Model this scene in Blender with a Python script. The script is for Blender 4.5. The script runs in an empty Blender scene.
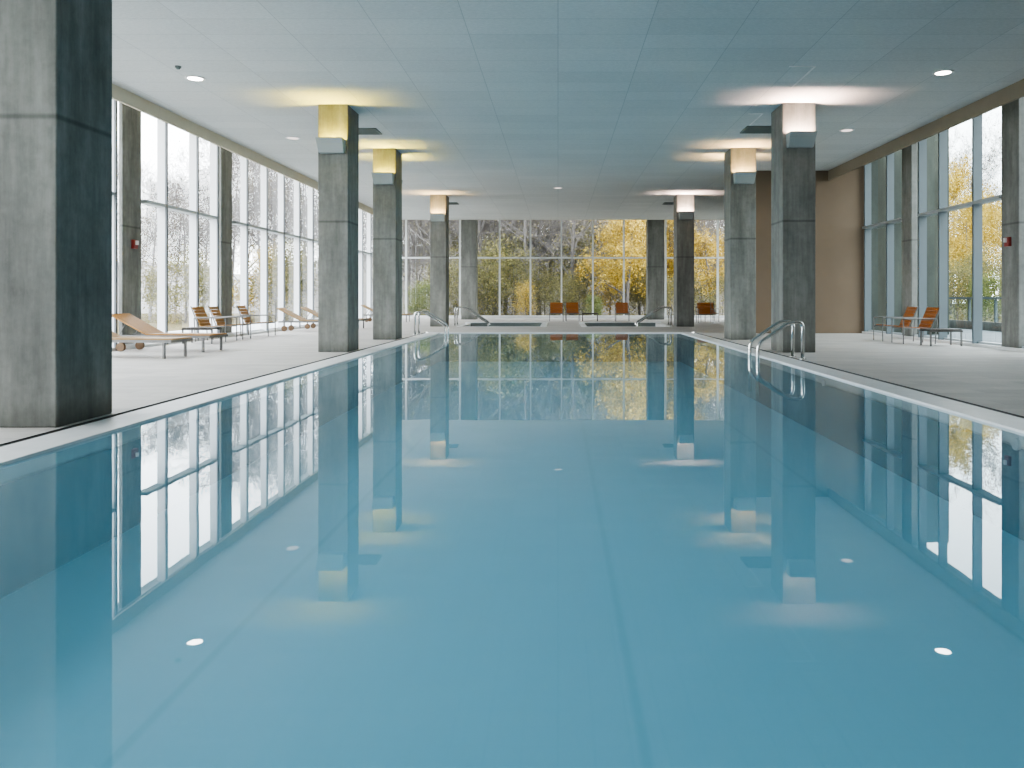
import bpy, math, random
from mathutils import Vector, Matrix
U = 0.85                      # layout units -> metres (camera stands 1.02 m above the pool deck)
F, VX, VY = 800.0, 558.0, 297.5
HC, CEIL, POCKET = 1.2, 5.45, 6.05
S = bpy.context.scene
COL = S.collection
R = math.radians

# ------------------------------------------------------------------ materials
def newmat(name):
    m = bpy.data.materials.new(name); m.use_nodes = True
    nt = m.node_tree; nt.nodes.clear()
    out = nt.nodes.new('ShaderNodeOutputMaterial')
    return m, nt, out
def N(nt, t, **kw):
    n = nt.nodes.new(t)
    for k, v in kw.items():
        if k in n.inputs: n.inputs[k].default_value = v
        else: setattr(n, k, v)
    return n
def ramp(nt, src, stops):
    r = nt.nodes.new('ShaderNodeValToRGB')
    els = r.color_ramp.elements
    while len(els) < len(stops): els.new(0.5)
    for e, (p, c) in zip(els, stops): e.position = p; e.color = (*c, 1)
    nt.links.new(src, r.inputs[0]); return r.outputs[0]
def pos(nt, scale=(1, 1, 1), obj=False):
    g = N(nt, 'ShaderNodeTexCoord').outputs['Object'] if obj else N(nt, 'ShaderNodeNewGeometry').outputs['Position']
    mp = N(nt, 'ShaderNodeMapping'); mp.inputs['Scale'].default_value = scale
    nt.links.new(g, mp.inputs[0]); return mp.outputs[0]
def noise(nt, vec, scale, detail=6, rough=0.6):
    n = N(nt, 'ShaderNodeTexNoise'); n.inputs['Scale'].default_value = scale
    n.inputs['Detail'].default_value = detail; n.inputs['Roughness'].default_value = rough
    nt.links.new(vec, n.inputs['Vector']); return n.outputs[0]
def mul(nt, a, b, fac=1.0, mode='MULTIPLY'):
    m = N(nt, 'ShaderNodeMixRGB', blend_type=mode); m.inputs[0].default_value = fac
    nt.links.new(a, m.inputs[1]); nt.links.new(b, m.inputs[2]); return m.outputs[0]
def bsdf(nt, out, color, rough=0.6, metal=0.0, bump=None, bstr=0.1, bdist=0.01, spec=0.5):
    b = N(nt, 'ShaderNodeBsdfPrincipled'); b.inputs['Roughness'].default_value = rough
    b.inputs['Metallic'].default_value = metal; b.inputs['Specular IOR Level'].default_value = spec
    if isinstance(color, tuple): b.inputs['Base Color'].default_value = (*color, 1)
    else: nt.links.new(color, b.inputs['Base Color'])
    if bump is not None:
        bp = N(nt, 'ShaderNodeBump'); bp.inputs['Strength'].default_value = bstr; bp.inputs['Distance'].default_value = bdist
        nt.links.new(bump, bp.inputs['Height']); nt.links.new(bp.outputs[0], b.inputs['Normal'])
    nt.links.new(b.outputs[0], out.inputs[0]); return b
def plain(name, c, rough=0.6, metal=0.0, var=0.12, scale=3.0, spec=0.5):
    m, nt, out = newmat(name)
    n = noise(nt, pos(nt, obj=True), scale)
    d = tuple(max(0, x * (1 - var)) for x in c); l = tuple(min(1, x * (1 + var)) for x in c)
    bsdf(nt, out, ramp(nt, n, [(0.3, d), (0.7, l)]), rough, metal, spec=spec); return m

def concrete(name, base, joint=True):
    m, nt, out = newmat(name)
    p = pos(nt)
    n1 = noise(nt, pos(nt, (1.6, 1.6, 0.35)), 1.6, 8, 0.65)
    n2 = noise(nt, p, 9.0, 8, 0.7)
    n3 = noise(nt, pos(nt, (9, 9, 0.5)), 2.0, 4, 0.6)
    c1 = ramp(nt, n1, [(0.3, tuple(x * 0.66 for x in base)), (0.5, base), (0.7, tuple(x * 1.36 for x in base))])
    c2 = ramp(nt, n2, [(0.3, (0.80, 0.80, 0.80)), (0.6, (1, 1, 1))])
    c3 = ramp(nt, n3, [(0.3, (0.82, 0.83, 0.83)), (0.65, (1.0, 1.0, 1.0))])
    c = mul(nt, mul(nt, c1, c2), c3)
    # pour joint and darker foot
    sx = N(nt, 'ShaderNodeSeparateXYZ'); nt.links.new(p, sx.inputs[0])
    if joint:
        a = N(nt, 'ShaderNodeMath', operation='SUBTRACT'); nt.links.new(sx.outputs[2], a.inputs[0]); a.inputs[1].default_value = 2.87 * U
        b = N(nt, 'ShaderNodeMath', operation='ABSOLUTE'); nt.links.new(a.outputs[0], b.inputs[0])
        j = ramp(nt, b.outputs[0], [(0.008, (0.62, 0.62, 0.62)), (0.03, (1, 1, 1))])
        c = mul(nt, c, j)
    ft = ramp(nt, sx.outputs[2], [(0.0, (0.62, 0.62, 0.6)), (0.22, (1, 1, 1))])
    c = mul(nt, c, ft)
    bsdf(nt, out, c, 0.85, bump=n2, bstr=0.25, bdist=0.01, spec=0.25); return m

def brick(nt, vec, w, h, mortar, c1, c2, cm, offset=0.5):
    b = N(nt, 'ShaderNodeTexBrick'); b.offset = offset; b.squash = 1
    b.inputs['Color1'].default_value = (*c1, 1); b.inputs['Color2'].default_value = (*c2, 1); b.inputs['Mortar'].default_value = (*cm, 1)
    b.inputs['Scale'].default_value = 1; b.inputs['Mortar Size'].default_value = mortar
    b.inputs['Brick Width'].default_value = w; b.inputs['Row Height'].default_value = h
    b.inputs['Mortar Smooth'].default_value = 0.3
    nt.links.new(vec, b.inputs['Vector']); return b

def mat_ceiling():
    m, nt, out = newmat('woodwool_ceiling')
    p = pos(nt)
    b = brick(nt, p, 1.22, 0.61, 0.006, (0.74, 0.76, 0.76), (0.69, 0.71, 0.71), (0.52, 0.55, 0.56), 0.0)
    n = noise(nt, pos(nt, (10, 60, 10)), 2.0, 5, 0.7)
    n2 = noise(nt, p, 0.5, 3, 0.5)
    c = mul(nt, b.outputs[0], ramp(nt, n, [(0.3, (0.76, 0.77, 0.77)), (0.65, (1, 1, 1))]))
    c = mul(nt, c, ramp(nt, n2, [(0.3, (0.93, 0.94, 0.95)), (0.7, (1, 1, 1))]))
    bsdf(nt, out, c, 0.95, bump=n, bstr=0.15, bdist=0.005, spec=0.1); return m
def mat_floor():
    m, nt, out = newmat('deck_tile')
    p = pos(nt)
    b = brick(nt, p, 0.61, 0.305, 0.004, (0.56, 0.535, 0.50), (0.48, 0.46, 0.435), (0.40, 0.39, 0.37))
    n = noise(nt, pos(nt, (0.7, 2.0, 1)), 1.6, 6, 0.6)
    n2 = noise(nt, p, 24, 4, 0.6)
    c = mul(nt, b.outputs[0], ramp(nt, n, [(0.3, (0.84, 0.84, 0.84)), (0.7, (1, 1, 1))]))
    c = mul(nt, c, ramp(nt, n2, [(0.3, (0.9, 0.9, 0.9)), (0.7, (1, 1, 1))]))
    bsdf(nt, out, c, 0.6, bump=n2, bstr=0.08, bdist=0.004, spec=0.3); return m
def mat_basin():
    m, nt, out = newmat('pool_tile_blue')
    p = pos(nt)
    b = brick(nt, p, 0.15, 0.15, 0.006, (0.355, 0.76, 0.91), (0.36, 0.765, 0.915), (0.345, 0.745, 0.895), 0.0)
    c = b.outputs[0]
    sx = N(nt, 'ShaderNodeSeparateXYZ'); nt.links.new(p, sx.inputs[0])
    for x in (-2.1, 0.42, 2.95):
        a = N(nt, 'ShaderNodeMath', operation='SUBTRACT'); nt.links.new(sx.outputs[0], a.inputs[0]); a.inputs[1].default_value = x * U
        q = N(nt, 'ShaderNodeMath', operation='ABSOLUTE'); nt.links.new(a.outputs[0], q.inputs[0])
        c = mul(nt, c, ramp(nt, q.outputs[0], [(0.01, (0.86, 0.9, 0.91)), (0.035, (1, 1, 1))]))
    # even floor colour, only the seams are darker
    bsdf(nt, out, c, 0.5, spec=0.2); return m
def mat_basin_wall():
    m, nt, out = newmat('pool_wall_shaded')  # shade on the underwater walls is put into this dark teal
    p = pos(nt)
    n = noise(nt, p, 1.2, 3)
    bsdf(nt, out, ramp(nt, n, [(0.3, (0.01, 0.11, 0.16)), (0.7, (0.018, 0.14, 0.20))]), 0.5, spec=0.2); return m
def mat_water(name, tint, milk, milky):
    """still water: mirror by Fresnel, below it partly clear and partly a milky blue scatter"""
    m, nt, out = newmat(name)
    fr = schlick(nt, .022)
    t = N(nt, 'ShaderNodeBsdfTransparent'); t.inputs[0].default_value = (*tint, 1)
    df = N(nt, 'ShaderNodeBsdfDiffuse'); df.inputs[0].default_value = (*milk, 1)
    body = N(nt, 'ShaderNodeMixShader'); body.inputs[0].default_value = milky
    nt.links.new(t.outputs[0], body.inputs[1]); nt.links.new(df.outputs[0], body.inputs[2])
    g = N(nt, 'ShaderNodeBsdfGlossy'); g.inputs['Roughness'].default_value = 0.0; g.inputs[0].default_value = (0.94, 0.98, 1, 1)
    bp = N(nt, 'ShaderNodeBump'); bp.inputs['Strength'].default_value = 0.012; bp.inputs['Distance'].default_value = 0.02
    nt.links.new(noise(nt, pos(nt, (1, 1, 1)), 2.2, 2, 0.5), bp.inputs['Height'])
    nt.links.new(bp.outputs[0], g.inputs['Normal'])
    mx = N(nt, 'ShaderNodeMixShader')
    nt.links.new(fr.outputs[0], mx.inputs[0]); nt.links.new(body.outputs[0], mx.inputs[1]); nt.links.new(g.outputs[0], mx.inputs[2])
    nt.links.new(mx.outputs[0], out.inputs[0]); return m
def mat_glass(name='window_glass', tint=(0.93, 0.96, 0.96)):
    m, nt, out = newmat(name)
    fr = schlick(nt, .05)
    t = N(nt, 'ShaderNodeBsdfTransparent'); t.inputs[0].default_value = (*tint, 1)
    g = N(nt, 'ShaderNodeBsdfGlossy'); g.inputs['Roughness'].default_value = 0.0
    mx = N(nt, 'ShaderNodeMixShader')
    nt.links.new(fr.outputs[0], mx.inputs[0]); nt.links.new(t.outputs[0], mx.inputs[1]); nt.links.new(g.outputs[0], mx.inputs[2])
    nt.links.new(mx.outputs[0], out.inputs[0]); return m
def schlick(nt, f0):
    """reflectance that is the same from both sides of a thin sheet"""
    g = N(nt, 'ShaderNodeNewGeometry')
    d = N(nt, 'ShaderNodeVectorMath', operation='DOT_PRODUCT'); nt.links.new(g.outputs['Normal'], d.inputs[0]); nt.links.new(g.outputs['Incoming'], d.inputs[1])
    a = N(nt, 'ShaderNodeMath', operation='ABSOLUTE'); nt.links.new(d.outputs['Value'], a.inputs[0])
    i = N(nt, 'ShaderNodeMath', operation='SUBTRACT', use_clamp=True); i.inputs[0].default_value = 1; nt.links.new(a.outputs[0], i.inputs[1])
    p = N(nt, 'ShaderNodeMath', operation='POWER'); nt.links.new(i.outputs[0], p.inputs[0]); p.inputs[1].default_value = 5
    m = N(nt, 'ShaderNodeMath', operation='MULTIPLY_ADD'); nt.links.new(p.outputs[0], m.inputs[0]); m.inputs[1].default_value = 1 - f0; m.inputs[2].default_value = f0
    return m
def emit(name, c, s):
    m, nt, out = newmat(name)
    e = N(nt, 'ShaderNodeEmission'); e.inputs[0].default_value = (*c, 1); e.inputs[1].default_value = s
    nt.links.new(e.outputs[0], out.inputs[0]); return m
def mat_wood(name, base, grain=(1, 14, 14)):
    m, nt, out = newmat(name)
    n = noise(nt, pos(nt, grain, obj=True), 4.0, 6, 0.65)
    c = ramp(nt, n, [(0.3, tuple(x * 0.7 for x in base)), (0.7, tuple(min(1, x * 1.2) for x in base))])
    bsdf(nt, out, c, 0.45, spec=0.4); return m
def mat_leaf(name, stops):
    m, nt, out = newmat(name)
    g = N(nt, 'ShaderNodeNewGeometry')
    n = noise(nt, pos(nt, obj=True), 0.7, 3)
    mx = N(nt, 'ShaderNodeMath', operation='MULTIPLY_ADD')
    nt.links.new(g.outputs['Random Per Island'], mx.inputs[0]); mx.inputs[1].default_value = 0.6
    a = N(nt, 'ShaderNodeMath', operation='MULTIPLY'); nt.links.new(n, a.inputs[0]); a.inputs[1].default_value = 0.4
    nt.links.new(a.outputs[0], mx.inputs[2])
    c = ramp(nt, mx.outputs[0], stops)
    d = N(nt, 'ShaderNodeBsdfDiffuse'); nt.links.new(c, d.inputs[0])
    tr = N(nt, 'ShaderNodeBsdfTranslucent'); nt.links.new(c, tr.inputs[0])
    ms = N(nt, 'ShaderNodeMixShader'); ms.inputs[0].default_value = 0.35
    nt.links.new(d.outputs[0], ms.inputs[1]); nt.links.new(tr.outputs[0], ms.inputs[2])
    nt.links.new(ms.outputs[0], out.inputs[0]); return m
def mat_ground(name, a, b, sc=0.6):
    m, nt, out = newmat(name)
    n = noise(nt, pos(nt), sc, 8, 0.7)
    bsdf(nt, out, ramp(nt, n, [(0.3, a), (0.7, b)]), 0.95, spec=0.1); return m

M = dict(
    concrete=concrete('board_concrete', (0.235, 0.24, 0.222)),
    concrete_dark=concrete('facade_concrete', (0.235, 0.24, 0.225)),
    outer=concrete('outer_concrete', (0.06, 0.067, 0.055), False),
    ceiling=mat_ceiling(), floor=mat_floor(), basin=mat_basin(), basin_wall=mat_basin_wall(),
    water=mat_water('pool_water', (0.86, 0.96, 1.0), (0.19, 0.47, 0.60), 0.33), spa_water=mat_water('spa_water', (0.75, 0.85, 0.88), (0.16, 0.2, 0.21), 0.3),
    glass=mat_glass(), glass_r=mat_glass('window_glass_dimming', (0.62, 0.68, 0.68)), rail_glass=mat_glass('rail_glass', (0.8, 0.9, 0.88)),  # dark tint on glass_r is added to cut light from the right
    coping=plain('coping_white', (0.72, 0.73, 0.73), 0.4, var=0.06, scale=6),
    slot=plain('slot_dark', (0.06, 0.06, 0.06), 0.7),
    band=plain('waterline_teal', (0.05, 0.17, 0.21), 0.4),
    valance_l=plain('valance_beige', (0.60, 0.55, 0.43), 0.7, var=0.04),
    valance_r=plain('valance_taupe', (0.27, 0.23, 0.175), 0.7, var=0.04),
    brown=plain('wall_taupe', (0.165, 0.122, 0.083), 0.8, var=0.06, scale=1.0),
    wallw=plain('wall_white', (0.7, 0.7, 0.68), 0.8, var=0.04),
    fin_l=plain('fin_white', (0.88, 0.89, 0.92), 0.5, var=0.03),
    fin_r=plain('fin_shaded', (0.10, 0.13, 0.145), 0.5, var=0.04),  # shaded copy for the right fins: shade put into the colour
    frame=plain('frame_grey', (0.42, 0.46, 0.48), 0.4, 0.3, var=0.05),
    wheel=plain('wheel_brown', (0.13, 0.075, 0.035), 0.6),
    edge=plain('edge_grey', (0.16, 0.18, 0.20), 0.4, var=0.05),
    frame_far=plain('frame_pale', (0.66, 0.69, 0.70), 0.4, 0.0, var=0.05),
    steel=plain('brushed_steel', (0.62, 0.62, 0.60), 0.22, 1.0, var=0.05),
    steel_dull=plain('grey_steel', (0.15, 0.15, 0.145), 0.4, 0.5, var=0.08),
    dark=plain('dark_top', (0.05, 0.045, 0.04), 0.5),
    teak=mat_wood('teak', (0.31, 0.145, 0.022)), teak_red=mat_wood('teak_red', (0.34, 0.115, 0.02)),
    teak_pale=mat_wood('teak_pale', (0.30, 0.18, 0.065)),
    sconce=plain('sconce_grey', (0.36, 0.40, 0.40), 0.5, var=0.04),
    vent=plain('vent_dark', (0.16, 0.19, 0.185), 0.7, var=0.05),
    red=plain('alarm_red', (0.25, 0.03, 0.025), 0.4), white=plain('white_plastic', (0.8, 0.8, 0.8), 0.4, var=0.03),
    terrace=mat_ground('terrace_paving', (0.50, 0.52, 0.53), (0.62, 0.64, 0.65), 1.2),
    terrace_dark=mat_ground('terrace_slabs', (0.15, 0.17, 0.18), (0.22, 0.24, 0.25), 1.2),  # darker slabs than the left paving
    ground=mat_ground('leaf_litter', (0.07, 0.065, 0.04), (0.17, 0.14, 0.07), 0.5),
    hill=mat_ground('hill_haze', (0.095, 0.088, 0.08), (0.17, 0.155, 0.125), 0.8),
    hill_hazed=mat_ground('hill_painted_haze', (0.20, 0.195, 0.19), (0.34, 0.33, 0.32), 0.8),  # left slope: haze put into a paler colour
    bark=plain('bark_grey', (0.135, 0.126, 0.122), 0.95, var=0.3, scale=2), bark_hazed=plain('bark_hazed', (0.28, 0.272, 0.28), 0.95, var=0.25, scale=2),  # second bark is paler: haze and window glare put into the colour
    gold=mat_leaf('leaf_gold', [(0.15, (0.23, 0.16, 0.03)), (0.5, (0.50, 0.36, 0.07)), (0.85, (0.78, 0.62, 0.20))]),
    olive=mat_leaf('leaf_olive', [(0.15, (0.10, 0.105, 0.05)), (0.5, (0.20, 0.195, 0.09)), (0.85, (0.38, 0.33, 0.14))]),
    tan=mat_leaf('leaf_tan', [(0.15, (0.18, 0.155, 0.10)), (0.5, (0.29, 0.255, 0.16)), (0.85, (0.42, 0.37, 0.24))]),
    green=mat_leaf('leaf_green', [(0.15, (0.08, 0.11, 0.04)), (0.5, (0.17, 0.20, 0.08)), (0.85, (0.32, 0.34, 0.12))]),
)

# ------------------------------------------------------------------ mesh builder
class MB:
    def __init__(s): s.v = []; s.f = []
    def box(s, x0, x1, y0, y1, z0, z1):
        b = len(s.v)
        s.v += [(x0, y0, z0), (x1, y0, z0), (x1, y1, z0), (x0, y1, z0), (x0, y0, z1), (x1, y0, z1), (x1, y1, z1), (x0, y1, z1)]
        s.f += [tuple(b + i for i in q) for q in ((0, 3, 2, 1), (4, 5, 6, 7), (0, 1, 5, 4), (1, 2, 6, 5), (2, 3, 7, 6), (3, 0, 4, 7))]
        return s
    def quad(s, *p):
        b = len(s.v); s.v += [tuple(q) for q in p]; s.f.append(tuple(range(b, b + len(p)))); return s
    def obox(s, c, ax, hx, hy, hz):       # oriented box: centre, 3 axes, half sizes
        b = len(s.v); c = Vector(c)
        for k in (-1, 1):
            for i, j in ((-1, -1), (1, -1), (1, 1), (-1, 1)):
                s.v.append(tuple(c + ax[0] * hx * i + ax[1] * hy * j + ax[2] * hz * k))
        s.f += [tuple(b + i for i in q) for q in ((0, 3, 2, 1), (4, 5, 6, 7), (0, 1, 5, 4), (1, 2, 6, 5), (2, 3, 7, 6), (3, 0, 4, 7))]
        return s
    def tube(s, pts, rad, n=8, cap=True):
        pts = [Vector(p) for p in pts]
        if not isinstance(rad, (list, tuple)): rad = [rad] * len(pts)
        b = len(s.v); prev = None
        for i, p in enumerate(pts):
            t = (pts[min(i + 1, len(pts) - 1)] - pts[max(i - 1, 0)]).normalized()
            if prev is None:
                a = t.cross(Vector((0, 0, 1)));
                if a.length < 1e-3: a = t.cross(Vector((1, 0, 0)))
                a.normalize()
            else:
                a = prev - t * prev.dot(t); a.normalize()
            prev = a; c = t.cross(a)
            for k in range(n):
                an = 2 * math.pi * k / n
                s.v.append(tuple(p + (a * math.cos(an) + c * math.sin(an)) * rad[i]))
        for i in range(len(pts) - 1):
            for k in range(n):
                k2 = (k + 1) % n
                s.f.append((b + i * n + k, b + i * n + k2, b + (i + 1) * n + k2, b + (i + 1) * n + k))
        if cap:
            s.f.append(tuple(b + k for k in reversed(range(n)))); e = b + (len(pts) - 1) * n
            s.f.append(tuple(e + k for k in range(n)))
        return s
    def disc(s, c, r, n=20, up=-1):
        b = len(s.v)
        for k in range(n):
            a = 2 * math.pi * k / n * up
            s.v.append((c[0] + r * math.cos(a), c[1] + r * math.sin(a), c[2]))
        s.f.append(tuple(b + k for k in range(n))); return s
    def build(s, name, mat, parent=None, org=(0, 0, 0), sc=None, bevel=0, smooth=False):
        sc = U if sc is None else sc
        me = bpy.data.meshes.new(name)
        me.from_pydata([((x - org[0]) * sc, (y - org[1]) * sc, (z - org[2]) * sc) for x, y, z in s.v], [], s.f)
        me.materials.append(mat)
        if smooth:
            for p in me.polygons: p.use_smooth = True
        me.update()
        o = bpy.data.objects.new(name, me); COL.objects.link(o)
        if parent is not None: o.parent = parent
        else: o.location = Vector(org) * sc
        if bevel:
            bv = o.modifiers.new('bevel', 'BEVEL'); bv.width = bevel; bv.segments = 2; bv.limit_method = 'ANGLE'
        return o
def tag(o, label, cat, group=None, kind=None):
    if label: o['label'] = label
    if cat: o['category'] = cat
    if group: o['group'] = group
    if kind: o['kind'] = kind
    return o
def empty(name, loc, rz=0, sc=None):
    o = bpy.data.objects.new(name, None); COL.objects.link(o)
    o.empty_display_size = 0.2
    o.location = Vector(loc) * (U if sc is None else sc); o.rotation_euler = (0, 0, rz); return o
def copy_tree(o, parent=None):
    c = o.copy(); COL.objects.link(c)
    if parent is not None: c.parent = parent
    for ch in list(o.children): copy_tree(ch, c)
    return c
def struct(o, label=None, cat=None): o['kind'] = 'structure'; return tag(o, label, cat)

# ------------------------------------------------------------------ layout numbers (units)
PXL, PXR, PY0, PY1 = -4.03, 4.17, 0.7, 27.2          # pool
GL, GR, GF, BACK = -10.19, 10.42, 46.5, -5.0          # glass planes
VL, VR, VF = -8.85, 9.05, 43.5                        # ceiling edges
DEPTH = 0.98
SPAS = [(-4.15, -0.5, 32.6, 36.2), (0.98, 4.6, 32.6, 36.2)]
CO = 0.43                                             # coping width

# floor with holes
def grid_floor():
    xs = sorted({GL - .1, GR + .1, PXL - CO - .1, PXR + CO + .1, *[v for s in SPAS for v in s[:2]]})
    ys = sorted({BACK, GF + .1, PY0 - CO - .1, PY1 + CO, *[v for s in SPAS for v in s[2:]]})
    holes = [(PXL - CO - .1, PXR + CO + .1, PY0 - CO - .1, PY1 + CO)] + list(SPAS)
    m = MB()
    for i in range(len(xs) - 1):
        for j in range(len(ys) - 1):
            cx, cy = (xs[i] + xs[i + 1]) / 2, (ys[j] + ys[j + 1]) / 2
            if any(a < cx < b and c < cy < d for a, b, c, d in holes): continue
            m.quad((xs[i], ys[j], 0), (xs[i + 1], ys[j], 0), (xs[i + 1], ys[j + 1], 0), (xs[i], ys[j + 1], 0))
    return m
struct(grid_floor().build('floor', M['floor']), 'pale grey tiled pool deck', 'floor')
# coping, slot
m = MB()
for x0, x1, y0, y1 in ((PXL - CO, PXL, PY0 - CO, PY1 + CO), (PXR, PXR + CO, PY0 - CO, PY1 + CO), (PXL, PXR, PY0 - CO, PY0), (PXL, PXR, PY1, PY1 + CO)):
    m.box(x0, x1, y0, y1, -0.16, 0.004)
struct(m.build('trim_1', M['coping']), 'pale stone coping around the pool', 'coping')
m = MB()
m.box(PXL - CO - .1, PXL - CO, PY0 - CO - .1, PY1 + CO, -0.16, -0.012); m.box(PXR + CO, PXR + CO + .1, PY0 - CO - .1, PY1 + CO, -0.16, -0.012)
m.box(PXL - CO, PXR + CO, PY0 - CO - .1, PY0 - CO, -0.16, -0.012)
m.box(PXL - CO - .12, PXL - CO - .1, PY0 - CO - .1, PY1 + CO, -0.16, -0.001); m.box(PXR + CO + .1, PXR + CO + .12, PY0 - CO - .1, PY1 + CO, -0.16, -0.001)
struct(m.build('trim_2', M['slot']), 'dark drain slot behind the pool coping', 'drain')
# basin
m = MB()
m.quad((PXL, PY0, -DEPTH), (PXR, PY0, -DEPTH), (PXR, PY1, -DEPTH), (PXL, PY1, -DEPTH))
m2 = MB()
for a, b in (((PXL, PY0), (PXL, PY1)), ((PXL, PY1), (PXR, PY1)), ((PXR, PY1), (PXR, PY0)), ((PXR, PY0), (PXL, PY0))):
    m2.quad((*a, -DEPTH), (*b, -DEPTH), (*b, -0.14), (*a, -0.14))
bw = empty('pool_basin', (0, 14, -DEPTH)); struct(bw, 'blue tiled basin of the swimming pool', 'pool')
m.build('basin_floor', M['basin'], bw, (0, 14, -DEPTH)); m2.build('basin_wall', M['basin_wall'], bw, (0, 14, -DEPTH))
m = MB(); m.quad((PXL, PY0, -0.02), (PXR, PY0, -0.02), (PXR, PY1, -0.02), (PXL, PY1, -0.02))
tag(m.build('pool_water', M['water']), 'still blue water filling the long swimming pool', 'water', kind='stuff')
for i, (x, y) in enumerate(((PXR - .012, 12.5), (PXR - .012, 7.25))):
    t = MB(); t.tube([(x + .01, y, -.13), (x - .02, y, -.13)], 0.055, 14)
    tag(t.build('pool_inlet', M['white'], org=(x, y, -.13)), ['small white inlet in the pool side just before the right steel handrail', 'small white inlet in the pool side at the right picture edge'][i], 'pool inlet', 'inlets along the pool side')

# ceiling
m = MB(); m.box(VL, VR, BACK, VF, CEIL, CEIL + .4)
struct(m.build('ceiling', M['ceiling']), 'white wood wool panel ceiling', 'ceiling')
m = MB(); m.box(GL - .3, VL - .05, BACK, GF + .3, POCKET, POCKET + .2); m.box(VR + .05, GR + .3, BACK, GF + .3, POCKET, POCKET + .2); m.box(VL - .05, VR + .05, VF + .05, GF + .3, POCKET, POCKET + .2)
struct(m.build('trim_3', M['wallw']), 'raised ceiling strip along the windows', 'ceiling')
m = MB(); m.box(VL - .06, VL, BACK, VF + .06, 5.17, POCKET)
struct(m.build('trim_4', M['valance_l']), 'beige valance board above the left windows', 'valance')
m = MB(); m.box(VR, VR + .06, BACK, 26.8, 5.13, POCKET); m.box(VR, VR + .06, 29.5, VF + .06, 5.13, POCKET)
struct(m.build('trim_5', M['valance_r']), 'taupe valance board above the right windows', 'valance')
m = MB(); m.box(VL, VR, VF, VF + .06, CEIL - .02, POCKET)
struct(m.build('trim_6', M['wallw']), 'white ceiling edge before the far window', 'trim')
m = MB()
m.box(4.71, 4.74, 14.72, 16.2, CEIL - .012, CEIL); m.box(4.25, 4.74, 14.68, 14.72, CEIL - .012, CEIL)  # panel edges catching light, drawn as added white strips
struct(m.build('trim_7', M['white']), 'white strip for the lit ceiling joint edge before the nearest right column', 'trim')
m = MB(); m.box(4.71, 4.74, 18.5, 19.7, CEIL - .012, CEIL); m.box(4.4, 4.74, 18.46, 18.5, CEIL - .012, CEIL)  # second lit panel edge, also drawn in white
struct(m.build('trim_8', M['white']), 'white strip for the lit ceiling joint edge beside the right ceiling vent', 'trim')
# walls
m = MB(); m.box(GL - .3, GR + .3, BACK - .2, BACK, -.1, POCKET + .1)
struct(m.build('wall_back', M['wallw']), 'pale wall behind the camera', 'wall')
m = MB(); m.box(6.25, VR, 26.8, 29.5, 0, CEIL); m.box(VR, GR + .05, 26.8, 29.5, 0, POCKET)
struct(m.build('wall_right', M['brown']), 'taupe plastered wall block at the right', 'wall')
m = MB(); m.box(GR - .05, GR + .3, BACK, 16.0, 0, POCKET)  # unseen solid wall added to block light from the right
struct(m.build('wall_light_block', M['concrete_dark']), 'added concrete wall beside the camera, blocks light from the right', 'wall')
m = MB(); m.box(GR + .06, 13.15, 26.9, 40, -.3, 7.0)
struct(m.build('wall_outer', M['outer']), 'grey green outside wall of the next wing', 'wall')

# ------------------------------------------------------------------ concrete columns
LI, LO, RI, RO = -4.62, -5.28, 4.90, 5.62
def column(x0, x1, y0, dep, top, label, mat='concrete', grp=None, nm='concrete_column'):
    o = MB().box(x0, x1, y0, y0 + dep, 0, top).build(nm, M[mat], org=((x0 + x1) / 2, y0 + dep / 2, 0), bevel=0.012)
    return tag(o, label, 'column', grp, 'thing')
G1 = 'free standing columns beside the pool'
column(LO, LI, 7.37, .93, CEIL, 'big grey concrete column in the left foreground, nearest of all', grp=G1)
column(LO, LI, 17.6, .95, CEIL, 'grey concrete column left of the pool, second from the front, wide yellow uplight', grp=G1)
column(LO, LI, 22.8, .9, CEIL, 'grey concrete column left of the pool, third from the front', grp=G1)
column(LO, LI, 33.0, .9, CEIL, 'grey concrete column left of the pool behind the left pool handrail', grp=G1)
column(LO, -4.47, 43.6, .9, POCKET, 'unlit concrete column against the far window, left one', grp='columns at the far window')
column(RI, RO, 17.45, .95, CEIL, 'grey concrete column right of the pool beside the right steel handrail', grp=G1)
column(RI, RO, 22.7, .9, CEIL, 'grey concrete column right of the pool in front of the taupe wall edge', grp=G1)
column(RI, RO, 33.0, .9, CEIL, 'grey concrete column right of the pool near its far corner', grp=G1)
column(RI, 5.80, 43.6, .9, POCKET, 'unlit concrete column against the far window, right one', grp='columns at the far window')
WL = [(-3.3, -2.45), (2.2, 3.05), (7.65, 8.5), (13.1, 13.95), (18.55, 19.4), (24.0, 24.8), (34.5, 35.3), (45.3, 46.1)]
WR = [(-3.3, -2.6), (2.0, 2.7), (7.4, 8.1), (12.6, 13.3), (17.8, 18.5), (23.2, 23.85), (34.5, 35.2), (45.3, 46.0)]
G2 = 'concrete columns along the window walls'
lab = {4: 'wall column with the red alarm between the left windows', 5: 'wall column behind the wooden armchairs at the left windows'}
for i, (a, b) in enumerate(WL):
    if i in lab or i == 6: column(GL, -10.1, a, b - a, POCKET, lab.get(i, 'wall column at the left windows hidden behind the second pool column'), 'concrete_dark', G2, 'wall_column')
lab = {4: 'wall column with the red alarm at the right picture edge', 5: 'wall column behind the two wooden armchairs on the right'}
for i, (a, b) in enumerate(WR):
    if i in lab: column(10.25, GR, a, b - a, POCKET, lab[i], 'concrete_dark', G2, 'wall_column')

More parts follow.
